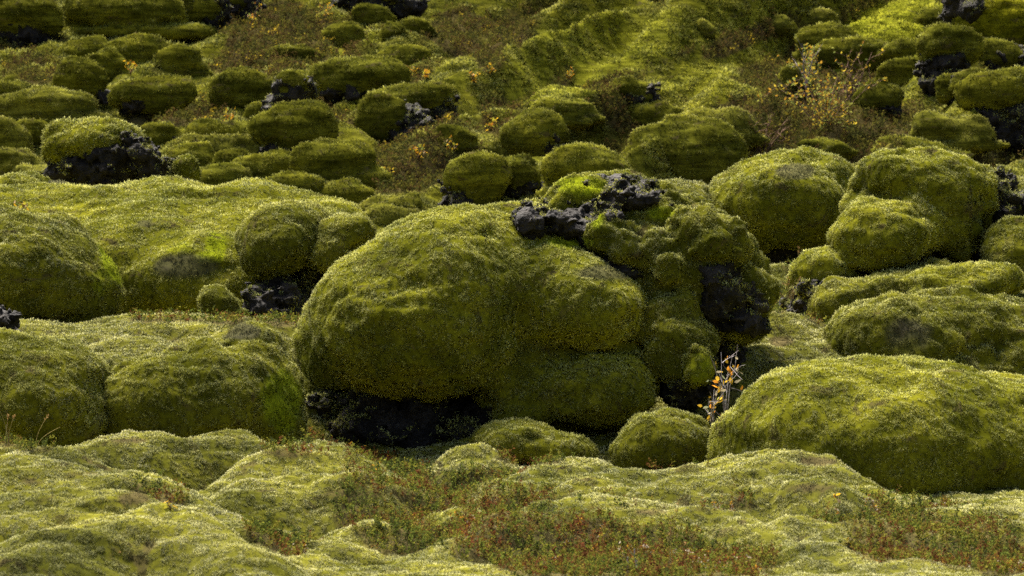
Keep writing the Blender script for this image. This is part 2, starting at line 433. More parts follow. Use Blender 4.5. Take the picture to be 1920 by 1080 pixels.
def ground_z(x, y, detail=True):
    z = np.interp(y, ty, tz)
    hill = sst(28, 33, y)
    for c, rx, ry, dr, an in swd:
        dx = x - c[0]; dy = y - c[1]
        m = (np.abs(dx) < 3.2 * rx + 1) & (np.abs(dy) < 3.2 * ry + 1)
        if not m.any(): continue
        X = dx[m]; Y = dy[m]
        q = (X / rx) ** 2 + ((Y - X * math.sin(an) * .6) / ry) ** 2
        zz = c[2] + X * math.tan(an) * .35 - dr * q / (1 + .12 * q)
        zb = z[m]; k = .09
        h = np.clip(.5 + .5 * (zz - zb) / k, 0, 1)
        z[m] = zb + (zz - zb) * h + k * h * (1 - h)
    for q, fd, dr in rgd:
        m = (x > q[0, 0] - .8) & (x < q[-1, 0] + .8) & (np.abs(y - q[:, 1].mean()) < 4.5)
        if not m.any(): continue
        X = x[m]; yc = np.interp(X, q[:, 0], q[:, 1]); zc = np.interp(X, q[:, 0], q[:, 2])
        Y = y[m] - yc + .10 * fbm(np.stack([X, 0 * X, 0 * X], 1), 1.7, 2, 51); en = np.maximum(0, np.maximum(q[0, 0] - X, X - q[-1, 0]))
        t = np.where(Y < 0, Y / fd, Y / (fd * .8)); t2 = t * t
        zz = zc - dr * t2 / (1 + .10 * t2) - 1.2 * en * en - .25 * en
        zb = z[m]; k = .06; h = np.clip(.5 + .5 * (zz - zb) / k, 0, 1)
        z[m] = zb + (zz - zb) * h + k * h * (1 - h)
    if detail:
        p = np.stack([x, y, 0 * x], 1)
        side = sst(-2.2, 1.0, x)
        z += hill * ((.10 + .75 * side) * (folds(x, y) - .75) + .14 * fbm(p, (.9, .9, 1), 3, 4) - .08)
        f1, f2 = cushions(x, y)
        z += hill * (.42 - .30 * side) * (.3 - np.minimum(f1 * f1, .6))
        f1, f2 = worley(p * np.array([2.6, 1.7, 1]) + .3 * fbm(p, 2, 2, 38)[:, None], 49)
        z += hill * (.13 - .07 * side) * (.3 - f1 * f1)
        f1, f2 = worley(p * np.array([4.5, 2.6, 1]) + .3 * fbm(p, 3, 2, 35)[:, None], 24)
        z += hill * .03 * (.3 - f1 * f1)
        near = 1 - hill
        z += near * (.036 * fbm(p, (1.5, 2.4, 1), 3, 6) + .020 * fbm(p, (5, 8, 1), 3, 8))
        # small billows: rounded moss cushions with creases between
        b = np.abs(fbm(p, (3.2, 5.5, 1), 2, 11)); z += near * .035 * np.sqrt(b + .002)
        b2 = np.abs(fbm(p, (2.4, 3.2, 1), 2, 15)); z += hill * .03 * np.sqrt(b2 + .003)
        f1, f2 = worley(p * np.array([1.9, 2.6, 1]) + .25 * fbm(p, 2, 2, 36)[:, None], 29)
        z += near * .040 * (.35 - f1 * f1)
        f1, f2 = worley(p * np.array([5.5, 8, 1]) + .3 * fbm(p, 4, 2, 37)[:, None], 39)
        z += near * .022 * (.35 - f1 * f1)
    return z
pxs = np.concatenate([[-60000, -20000, -9000, -5000, -3000, -2000, -1300, -900], np.arange(-600, 2521, 4.4), [2800, 3300, 4200, 6000, 9000, 20000, 60000]])
Ds = np.concatenate([[.6, 1.2, 2, 3, 4, 5, 6, 6.8, 7.4], np.exp(np.arange(math.log(8), math.log(31), .0019)), np.exp(np.arange(math.log(31), math.log(60), .0016)), [62, 65, 70, 80, 100, 140, 220, 400]])
GX, GY = np.meshgrid(pxs, Ds, indexing='xy')
X = (GX - 960) / FP * GY; Y = GY.copy()
Z = ground_z(X.ravel(), Y.ravel())
GV = np.stack([X.ravel(), Y.ravel(), Z], 1)
nr, nc = X.shape
ii = np.arange(nr * nc).reshape(nr, nc)
GQ = np.stack([ii[:-1, :-1].ravel(), ii[:-1, 1:].ravel(), ii[1:, 1:].ravel(), ii[1:, :-1].ravel()], 1)
GN = vnormals(GV, GQ)
if GN[:, 2].mean() < 0: GQ = GQ[:, ::-1]; GN = -GN
gpx, gpy, gD = proj(GV)
def region(lst, px, py, D, Dlo, Dhi, soft=.35):
    m = np.zeros(len(px))
    for cx, cy_, rx, ry, st, *a in lst:
        dx = px - cx; dy = py - cy_
        if a:
            an = math.radians(a[0]); dx, dy = dx * math.cos(an) + dy * math.sin(an), -dx * math.sin(an) + dy * math.cos(an)
        q = np.sqrt((dx / rx) ** 2 + (dy / ry) ** 2)
        m = np.maximum(m, st * (1 - sst(1 - soft, 1 + soft, q)))
    return m * (D > Dlo) * (D < Dhi)
# where heath grows between the moss (near) and on the hillside (far): patches of the place, given by where they show
HN = [(740, 905, 170, 45, 1, 12), (600, 848, 130, 14, .9), (880, 960, 190, 70, 1), (700, 980, 110, 50, .8, 30), (520, 1000, 80, 40, .7, 30), (1000, 860, 90, 18, .9), (300, 925, 60, 22, .9, 20),
      (1080, 1030, 260, 60, 1), (1250, 945, 260, 16, .9), (1330, 925, 200, 22, .7), (1640, 960, 200, 28, .9, 10), (1750, 1010, 210, 60, .9), (1280, 1060, 200, 40, 1), (1600, 975, 120, 40, .7),
      (50, 838, 70, 14, 1), (310, 600, 70, 8, 1), (500, 603, 110, 10, 1), (560, 826, 60, 10, 1), (1900, 1040, 100, 50, .8), (1270, 878, 90, 8, .8), (980, 905, 70, 20, .6), (60, 1040, 60, 20, .6),
      (1450, 570, 60, 20, .9), (1570, 605, 90, 14, .8), (1500, 480, 60, 40, .5), (1330, 740, 60, 60, .6)]
HF_ = [(520, 70, 100, 65, .85), (640, 190, 60, 60, .3), (860, 60, 50, 40, .8), (940, 100, 60, 30, .9, -35), (1020, 170, 90, 26, .9, -40), (1250, 60, 45, 60, .5, -45), (1090, 200, 90, 22, .8, -35),
       (1430, 200, 80, 60, .9), (1390, 75, 90, 18, .8, -25), (1560, 90, 80, 30, .8), (1500, 210, 150, 90, .9), (1620, 250, 130, 60, .9), (1760, 290, 160, 40, .8), (800, 300, 90, 60, .8), (740, 330, 90, 40, .9),
       (480, 130, 70, 30, .7), (60, 130, 60, 30, .7), (330, 215, 90, 26, .8), (130, 220, 40, 15, .5), (1180, 200, 60, 40, .6), (960, 215, 60, 40, .6), (880, 330, 60, 50, .7), (1460, 300, 120, 30, .9), (790, 230, 60, 60, .6)]
LF = [(1060, 120, 150, 70, 1, -38), (1230, 70, 160, 40, 1, -22), (1400, 110, 150, 35, .7, -10), (1640, 70, 110, 50, 1, -25), (1430, 20, 90, 20, .8, -20), (1330, 160, 120, 30, .6), (90, 205, 90, 30, 1, 10), (820, 190, 70, 20, .7, -40), (1790, 250, 70, 30, .6, -25)]
hn = region(HN, gpx, gpy, gD, 9, 24) ; rise = ground_z(GV[:, 0].copy(), GV[:, 1].copy(), False) - np.interp(GV[:, 1], ty, tz)
hn = hn * (1 - .42 * sst(.05, .16, rise) * (gD < 16.5))
hn = sst(.38, .66, hn * .76 + .62 * fbm(GV, (3.4, 2.2, 1), 4, 21, .6) + .02)
hfm = region(HF_, gpx, gpy, gD, 29, 60); lf = region(LF, gpx, gpy, gD, 29, 60)
u_ = GV[:, 0] * HD[0] + GV[:, 1] * HD[1]; v_ = GV[:, 0] * HD[1] - GV[:, 1] * HD[0]
dn = fbm(np.stack([u_ * .35, v_ * 1.1, 0 * u_], 1), 1.0, 4, 41, .6)
fo = folds(GV[:, 0], GV[:, 1])
cf1, cf2 = cushions(GV[:, 0], GV[:, 1])
crev_heath_shade = sst(.30, .06, cf2 - cf1) if False else 1 - sst(.05, .32, cf2 - cf1)  # crevices between cushions darkened in colour, standing for shadow as well as heath
hf = sst(.22, .55, hfm * .75 - lf * .7 + .7 * dn - .8 * (fo - .55) * sst(-2.2, 1.0, GV[:, 0]) - .10 + .12 * sst(-2.2, 1.0, GV[:, 0]) + .34 * crev_heath_shade * (1 - .6 * sst(-2.2, 1.0, GV[:, 0])) + .12 * sst(-2.2, 1.0, GV[:, 0])) * sst(28.5, 31, gD)
DK = [(1535, 866, 38, 10, 1), (1465, 640, 26, 10, 1), (245, 826, 40, 6, .7), (450, 822, 30, 5, .6), (470, 618, 40, 8, .8), (150, 890, 40, 6, .6), (1250, 560, 10, 5, .0), (650, 925, 60, 10, .6),
      (1520, 915, 50, 10, .8), (1220, 960, 40, 8, .7), (250, 935, 30, 14, .9), (60, 905, 30, 8, .7), (330, 640, 30, 5, .6), (1570, 645, 24, 8, .7), (240, 1000, 60, 10, .5)]
dk = region(DK, gpx, gpy, gD, 9, 25, .6); dk = sst(.35, .75, dk + .35 * fbm(GV, 9, 3, 88)) * .8
heathm = np.clip(np.maximum(hn * .75 + hf * .9, dk), 0, 1)
bright = np.clip(lf * (.42 + .1 * (gpx > 1500)) + region([(1690, 60, 160, 90, .6, -25), (560, 745, 1, 1, 0)], gpx, gpy, gD, 29, 60) + .5 * sst(.25, .6, fbm(GV, .5, 2, 77)) * (gD > 29) * (gpx < 700), 0, 1) * (1 - heathm)
patch = np.stack([bright, heathm], 1)
hillm = gD > 28.5
qn = ~hillm[GQ[:, 0]]
def sub(sel):
    q = GQ[sel]; used = np.zeros(len(GV), bool); used[q.ravel()] = True
    mp = -np.ones(len(GV), np.int64); mp[used] = np.arange(used.sum()); return used, mp[q]
un, Qn = sub(qn)
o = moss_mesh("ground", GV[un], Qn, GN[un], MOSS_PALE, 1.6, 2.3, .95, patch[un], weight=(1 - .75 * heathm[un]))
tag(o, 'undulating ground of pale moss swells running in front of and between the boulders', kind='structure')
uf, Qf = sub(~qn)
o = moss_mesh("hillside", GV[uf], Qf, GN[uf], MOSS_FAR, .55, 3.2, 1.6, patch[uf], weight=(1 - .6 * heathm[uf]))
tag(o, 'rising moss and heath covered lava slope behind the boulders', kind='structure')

def gpoint(px, py, lo, hi):
    Dv = np.linspace(lo, hi, 600); q = P(px, py, Dv); z = ground_z(q[:, 0].copy(), q[:, 1].copy())
    i = np.argmax(q[:, 2] < z); i = i if (q[:, 2] < z).any() else 599
    return np.array([q[i, 0], q[i, 1], z[i]])

# ------------------------------------------------------------------ boulders
def moss_disp(seed, s=1.0, fold=1.0, lump=0.0, rel=1.0):
    def f(p):
        d = .050 * s * fbm(p, np.array([2.2, 2.2, 3.4]) / s, 3, seed)
        d = d + .018 * s * fold * fbm(p, np.array([4.0, 4.0, 9.0]) / s, 2, seed + 3)
        d = d + .012 * s * fbm(p, np.array([14, 14, 18]) / s, 2, seed + 5)
        d = d + .016 * s * rel * ridged(p + .05 * fbm(p, 4, 2, seed + 40)[:, None], np.array([3.2, 3.2, 6.5]) / s, 2, seed + 33)
        cr = fbm(p, np.array([1.3, 1.3, 1.9]) / s, 3, seed + 31)
        d = d - .016 * s * np.exp(-(cr / .08) ** 2)
        wp = p + .10 * s * np.stack([fbm(p, 3, 2, seed + 21), fbm(p, 3, 2, seed + 22), fbm(p, 3, 2, seed + 23)], 1)
        f1, f2 = worley(wp * np.array([2.0, 2.0, 2.6]) / s, seed)
        d = (d + .055 * s * (.35 - f1 * f1)) * rel
        if lump:
            f1, f2 = worley(wp * 5.0, seed + 4); d = d + lump * (.9 - 1.8 * f1 * f1)
            f1, f2 = worley(wp * 15.0, seed + 6); d = d + lump * .35 * (.7 - 1.6 * f1 * f1)
        return d
    return f
def rock_disp(seed, s=1.0):
    def f(p):
        wp = p + .05 * s * np.stack([fbm(p, 5, 2, seed + 21), fbm(p, 5, 2, seed + 22), fbm(p, 5, 2, seed + 23)], 1)
        f1, f2 = worley(wp * np.array([4, 4, 5.]) / s, seed)
        g1, g2 = worley(wp * 11 / s, seed + 4)
        return .17 * s * (.45 - f1) + .10 * s * (.5 - g1) + .07 * s * ridged(p, 13 / s, 3, seed + 2)
    return f
seedc = [100]
def boulder(name, label, cat, mosses, rocks=(), group=None, mat=None, vox=.026, k=.12, dens=1.0, s=1.0, lump=0.0, lumps=None, ks=None, rel=1.0, bright=(), grey=(), fold=1.0,
            hgt=2.9, rockmat=None, rvox=None, tints=None, rocklabels=None, mosslabel=None):
    """mosses: list of prim lists (each becomes a moss_cover part) or one prim list; rocks: the same for rock parts"""
    seedc[0] += 17
    mat = mat or MOSS
    if mosses and not isinstance(mosses[0], list): mosses = [mosses]
    if rocks and not isinstance(rocks[0], list): rocks = [rocks]
    allp = ell_prims([q for m in list(mosses) + list(rocks) for q in m])
    lo = np.min([c - r for c, r, a in allp], 0); hi = np.max([c + r for c, r, a in allp], 0)
    loc = np.array([(lo[0] + hi[0]) / 2, (lo[1] + hi[1]) / 2, lo[2]])
    single = len(mosses) + len(rocks) == 1
    root = None if single else tag(empty(name, loc), label, cat, group)
    near = loc[1] < 26
    for mi, mp in enumerate(mosses):
        V, Q = blob(mp, vox, (ks or {}).get(mi, k), moss_disp(seedc[0] + mi, s, fold, (lumps or {}).get(mi, lump), rel))
        N = vnormals(V, Q)
        px, py, D = proj(V)
        nz = fbm(V, 6, 3, seedc[0])
        br = region(bright, px, py, D, 0, 99, .5) if len(bright) else np.zeros(len(V))
        br = sst(.3, .7, br + .3 * nz)
        gr = region(grey, px, py, D, 0, 99, .5) if len(grey) else np.zeros(len(V))
        gr = sst(.3, .7, gr + .3 * nz) * .7
        pt = np.stack([br, gr], 1)
        mt = (tints or {}).get(mi, mat)
        o = moss_mesh(name if single else "moss_cover", V, Q, N, mt, dens * (1.45 if near else 1.0), hgt * (.80 if near else 1), .95 if near else 1.3, pt, loc, root)
        if single: tag(o, label, cat, group)
        if mosslabel and mi in mosslabel: o['label'] = mosslabel[mi]
    for ri, rp in enumerate(rocks):
        V, Q = blob(rp, rvox or vox * .62, k * .5, rock_disp(seedc[0] + 50 + ri, s))
        T = np.concatenate([Q[:, [0, 1, 2]], Q[:, [0, 2, 3]]])
        o = mesh_obj("bare_rock", V, [T], rockmat or ROCK, True, loc=loc, parent=root)
        if single: tag(o, label, cat, group)
        if rocklabels and ri in rocklabels: o['label'] = rocklabels[ri]
        if root is not None:      # moss tufts growing on the bare rock
            N = vnormals(V, Q); m = sst(.04, .2, fbm(V, 4.5 / s, 4, seedc[0] + 3) + .35 * (N[:, 2] - .1))
            b = blades(V, Q, N, dens, hgt, 1.2, None, weight=m)
            if b is not None and len(b[0]) > 60:
                tag(mesh_obj("moss_tufts", b[0], [b[1]], MOSS_DARK, True, b[2], b[3], loc, root), kind="stuff")
    return root
MB = 'mossy_boulder'
# --- the big centre boulder
boulder(MB, 'huge olive green mossy boulder in the centre with a dark hollow under its overhang', 'boulder',
 [[(785, 610, 200, 138, 17.8, .72), (825, 540, 172, 130, 17.92, .72), (860, 475, 138, 88, 18.15, .62), (612, 640, 54, 96, 18.15, .4, 8), (720, 575, 118, 115, 17.95, .6),
   (965, 446, 130, 62, 18.45, .5), (1025, 432, 100, 50, 18.55, .5), (960, 540, 120, 115, 18.08, .54), (1105, 580, 98, 88, 17.74, .43), (1050, 530, 110, 72, 17.98, .48), (1030, 600, 100, 80, 17.98, .45),
   (1110, 732, 120, 72, 17.72, .45), (1010, 680, 105, 70, 18.02, .45), (960, 715, 80, 50, 18.0, .42), (1180, 700, 50, 50, 17.9, .35), (1000, 770, 90, 62, 17.9, .4)],
  [(1140, 470, 70, 52, 18.2, .35), (1210, 430, 95, 55, 18.5, .45), (1180, 540, 80, 60, 18.2, .4), (1290, 480, 85, 70, 18.3, .45), (1350, 520, 66, 85, 18.4, .42),
   (1240, 590, 95, 60, 18.1, .4), (1405, 545, 26, 48, 18.25, .28), (1330, 460, 60, 40, 18.1, .3), (1250, 500, 60, 36, 18.05, .3), (1270, 660, 60, 62, 17.8, .28), (1200, 395, 60, 32, 18.7, .35), (1150, 455, 42, 30, 17.95, .18), (1225, 470, 38, 26, 18.0, .18), (1275, 540, 40, 28, 17.95, .18), (1300, 430, 34, 24, 18.1, .18), (1350, 470, 36, 28, 18.15, .18), (1235, 640, 30, 24, 17.85, .15), (1260, 600, 46, 26, 17.85, .16), (1290, 425, 50, 30, 18.6, .3), (1390, 600, 30, 26, 18.2, .2)],
  [(1092, 366, 52, 30, 18.4, .25), (1165, 358, 42, 24, 18.7, .22), (1050, 400, 22, 14, 18.3, .14), (1055, 460, 45, 22, 18.05, .2, 25)],
  [(1311, 686, 25, 36, 17.55, .15), (1300, 665, 22, 20, 17.6, .14)],
  [(582, 770, 30, 62, 18.0, .25), (560, 800, 40, 30, 17.9, .25)]],
 [[(720, 790, 165, 90, 18.15, .6), (900, 800, 160, 90, 18.3, .6), (600, 800, 60, 60, 18.1, .4)],
  [(1045, 416, 50, 22, 18.15, .26, 8), (1095, 440, 44, 28, 18.15, .28), (1160, 372, 44, 30, 18.4, .34), (1130, 505, 72, 20, 18.05, .3, 20), (1215, 392, 34, 20, 18.45, .28), (1140, 420, 30, 30, 18.2, .25)],
  [(986, 423, 19, 21, 17.85, .12)],
  [(1362, 548, 38, 36, 18.05, .30), (1345, 600, 30, 42, 18.1, .25), (1328, 522, 24, 16, 17.95, .16), (1392, 590, 34, 20, 18.05, .22), (1375, 640, 22, 40, 18.3, .2)],
  [(1285, 710, 42, 45, 17.9, .3)]],
 rockmat=ROCK_SLAB, rvox=.0115, vox=.021, k=.09, ks={1: .05}, dens=1.0, lumps={1: .085, 2: .035, 4: .03}, tints={1: MOSS_DARK, 3: MOSS, 4: MOSS_DARK},
 bright=[(1095, 350, 60, 18, .8), (1120, 400, 14, 30, .8), (1312, 690, 26, 40, .6), (1170, 360, 40, 12, .5), (1240, 400, 30, 12, .6), (1300, 430, 40, 16, .4), (1070, 455, 50, 12, .6)],
 grey=[(1200, 470, 60, 30, .3), (1140, 510, 60, 16, .8)],
 rocklabels={0: 'dark lava foot in the deep shade under the overhang', 2: 'loose angular grey stone', 1: 'crumbly dark lava showing through on top'})
boulder('mossy_hummock', 'small round dark green moss hummock at the right foot of the huge centre boulder', 'moss hummock',
 [(1255, 828, 82, 60, 16.9, .32), (1230, 860, 80, 50, 16.9, .3)], mat=MOSS_DARK, vox=.02, dens=.9)
boulder('mossy_hummock', 'low dark moss hummock beneath the hanging shelf of the huge centre boulder', 'moss hummock',
 [(960, 830, 75, 48, 17.0, .3), (1040, 850, 80, 40, 17.0, .3)], mat=MOSS_DARK, vox=.022)
# --- right side
boulder(MB, 'broad smooth yellow green moss dome filling the lower right, beside the yellow leaved willow', 'boulder',
 [(1610, 860, 262, 165, 16.3, .85), (1480, 850, 130, 120, 16.2, .6), (1560, 770, 110, 80, 16.4, .55), (1760, 850, 250, 160, 16.5, .85), (1900, 850, 200, 130, 16.6, .8), (1640, 740, 120, 55, 16.6, .5)],
 vox=.028, k=.16, dens=.85, grey=[(1620, 760, 120, 14, .3)])
boulder(MB, 'grey green mossy mound with a dark wrinkled face behind the lower right dome', 'boulder',
 [(1690, 650, 140, 88, 19.2, .6), (1800, 625, 110, 72, 19.4, .55), (1640, 640, 70, 60, 19.1, .45), (1890, 660, 120, 90, 19.5, .6), (1800, 700, 160, 60, 19.2, .5)],
 mat=MOSS_DARK, vox=.026, k=.10, lump=.03, fold=1.6, grey=[(1700, 630, 50, 40, .6)])
boulder(MB, 'rounded mossy boulder with a dark bald spot on top and a black hollow beneath', 'boulder',
 [[(1465, 390, 135, 88, 24.2, .75), (1520, 345, 95, 62, 24.5, .6), (1400, 400, 70, 62, 24.2, .5), (1490, 430, 90, 40, 24.2, .5)], [(1420, 455, 40, 26, 24.2, .3)]],
 [[(1480, 455, 95, 45, 24.5, .5)]], vox=.028, k=.14, grey=[(1492, 322, 34, 14, 1.2)])
boulder(MB, 'lumpy two lobed mossy boulder standing tallest at the right, pale crinkled top', 'boulder',
 [[(1735, 355, 118, 68, 22.2, .62), (1680, 340, 70, 50, 22.1, .5), (1648, 448, 92, 66, 21.5, .5), (1620, 400, 40, 40, 21.9, .4), (1780, 430, 52, 70, 22.0, .45), (1830, 370, 40, 50, 22.3, .4), (1715, 430, 60, 60, 21.8, .4)],
  [(1540, 525, 50, 50, 21.4, .35), (1590, 500, 40, 30, 21.6, .3)]],
 [[(1860, 385, 38, 55, 22.5, .35), (1905, 410, 40, 50, 22.6, .35), (1790, 500, 90, 40, 22.3, .4), (1680, 520, 80, 24, 21.9, .4)], [(1518, 560, 40, 24, 21.1, .25, -25)]],
 vox=.026, k=.10, lump=.02, fold=1.5, rocklabels={1: 'flat dark rock shard', 0: 'reddish dark lava rubble'})
boulder(MB, 'dark green moss mass supporting the lumpy two lobed boulder', 'boulder',
 [(1650, 560, 115, 42, 20.9, .4), (1580, 575, 55, 38, 20.8, .3), (1740, 530, 70, 34, 21.2, .35)], mat=MOSS_DARK, vox=.024, lump=.03)
boulder(MB, 'moss covered rock cut off by the right edge, below the dark lava rubble', 'boulder',
 [(1905, 480, 60, 62, 21.7, .4), (1880, 500, 30, 30, 21.5, .2)], mat=MOSS_DARK, lump=.02)
boulder('mossy_hummock', 'low moss hummock dotted with reddish heath between the dark supporting moss and the right edge', 'moss hummock',
 [(1800, 535, 105, 32, 20.4, .4), (1850, 520, 50, 28, 20.6, .3), (1760, 570, 60, 30, 20.2, .3)], mat=MOSS, lump=.02)
boulder('mossy_hummock', 'smooth pale hummock peeping out behind the top of the huge centre boulder', 'moss hummock',
 [(1262, 372, 68, 30, 23.0, .5), (1220, 385, 40, 26, 22.8, .4)], mat=MOSS_PALE)
# --- left side
boulder('moss_bank', 'long rolling yellow green moss bank across the upper left with two brighter spots', 'moss bank',
 [(300, 545, 300, 180, 23.6, 2.0), (480, 430, 130, 86, 24.0, 1.4), (230, 430, 150, 82, 24.2, 1.4), (590, 460, 110, 86, 23.6, 1.2), (400, 530, 220, 120, 22.8, 1.5), (90, 420, 120, 64, 24.0, 1.2),
  (340, 400, 120, 56, 24.3, 1.2), (250, 500, 120, 90, 22.9, 1.2), (-40, 420, 120, 70, 24.0, 1.2)],
 vox=.036, k=.16, dens=.8, bright=[(405, 465, 20, 28, .9), (385, 482, 18, 10, .9), (340, 465, 50, 14, .3)], grey=[(350, 500, 60, 22, .9), (270, 420, 20, 8, .6), (100, 410, 30, 12, .5)])
boulder('mossy_hummock', 'small bright moss hummock at the far left end of the long moss bank', 'moss hummock',
 [(42, 352, 42, 22, 24.6, .4), (5, 360, 40, 18, 24.5, .4)], mat=MOSS)
boulder(MB, 'rounded mossy boulder split by a dark cleft over a lava foot, on the left', 'boulder',
 [[(525, 450, 82, 58, 20.6, .42), (560, 415, 62, 32, 20.8, .4), (495, 475, 50, 45, 20.5, .35)], [(640, 440, 62, 42, 20.7, .4), (625, 470, 42, 36, 20.5, .3)], [(408, 575, 40, 30, 20.0, .28), (450, 585, 30, 20, 20.0, .2)]],
 [[(530, 560, 55, 48, 20.7, .4), (610, 500, 80, 60, 21.0, .4), (590, 560, 80, 50, 21.0, .4)], [(500, 575, 34, 28, 20.2, .22), (548, 580, 24, 26, 20.2, .2)]],
 mat=MOSS_DARK, vox=.024, k=.08)
boulder(MB, 'large smooth mossy dome at the left edge with a bright green flank', 'boulder',
 [(30, 520, 140, 118, 20.3, .85), (130, 550, 95, 88, 20.2, .65), (70, 470, 100, 66, 20.5, .6), (-80, 480, 120, 100, 20.5, .8)], mat=MOSS_DARK, vox=.028, k=.14,
 bright=[(212, 490, 20, 50, .9, -25), (190, 530, 30, 30, .4)])
boulder(MB, 'dark sided mossy dome at the lower left edge with a pale crest', 'boulder',
 [(60, 765, 150, 105, 16.4, .6), (110, 720, 100, 78, 16.6, .55), (-40, 710, 130, 90, 16.5, .6)], mat=MOSS_DARK, vox=.024, k=.12)
boulder(MB, 'domed mossy boulder with a grey peak, just left of the huge centre boulder', 'boulder',
 [(305, 772, 122, 102, 16.7, .5), (400, 742, 118, 94, 16.9, .55), (490, 760, 82, 108, 17.1, .5), (468, 655, 48, 44, 17.15, .30), (400, 700, 80, 52, 17.0, .45)], mat=MOSS_DARK, vox=.022, k=.10,
 bright=[(525, 750, 40, 60, .8)], grey=[(445, 622, 45, 16, .9)], lump=.01)
boulder('lava_stone', 'dark bare lava stone at the left edge, resting on the moss', 'stone', [], [[(8, 612, 24, 28, 16.9, .1), (-20, 618, 40, 30, 17.0, .12)]], rvox=.012, s=.6)
boulder(MB, 'black lava boulder wearing a bright moss cap, standing behind the long moss bank', 'boulder',
 [[(178, 264, 92, 36, 27.4, .5), (116, 278, 32, 42, 27.4, .35), (220, 258, 50, 26, 27.5, .4)], [(345, 318, 23, 24, 27.2, .14), (352, 330, 18, 18, 27.2, .12)]],
 [[(190, 312, 98, 42, 27.4, .52), (230, 290, 50, 30, 27.3, .4, 12)], [(285, 305, 24, 46, 27.0, .15, -38), (245, 275, 46, 12, 27.05, .12, 14)], [(326, 330, 26, 26, 27.4, .2)]],
 vox=.026, k=.09, tints={}, rocklabels={1: 'smooth grey slab sloping down to the right'}, lump=.01)
for s_, lb in (((105, 350, 26, 9, 24.6, .2), 'small grey moss cushion on the bank under the left end of the black capped boulder'), ((325, 346, 40, 7, 24.6, .2), 'flat dark moss cushion on the bank under the right end of the black capped boulder')):
    boulder('moss_cushion', lb, 'moss cushion', [s_], mat=MOSS_DARK, grey=[(s_[0], s_[1], 60, 20, .8)], s=.5)

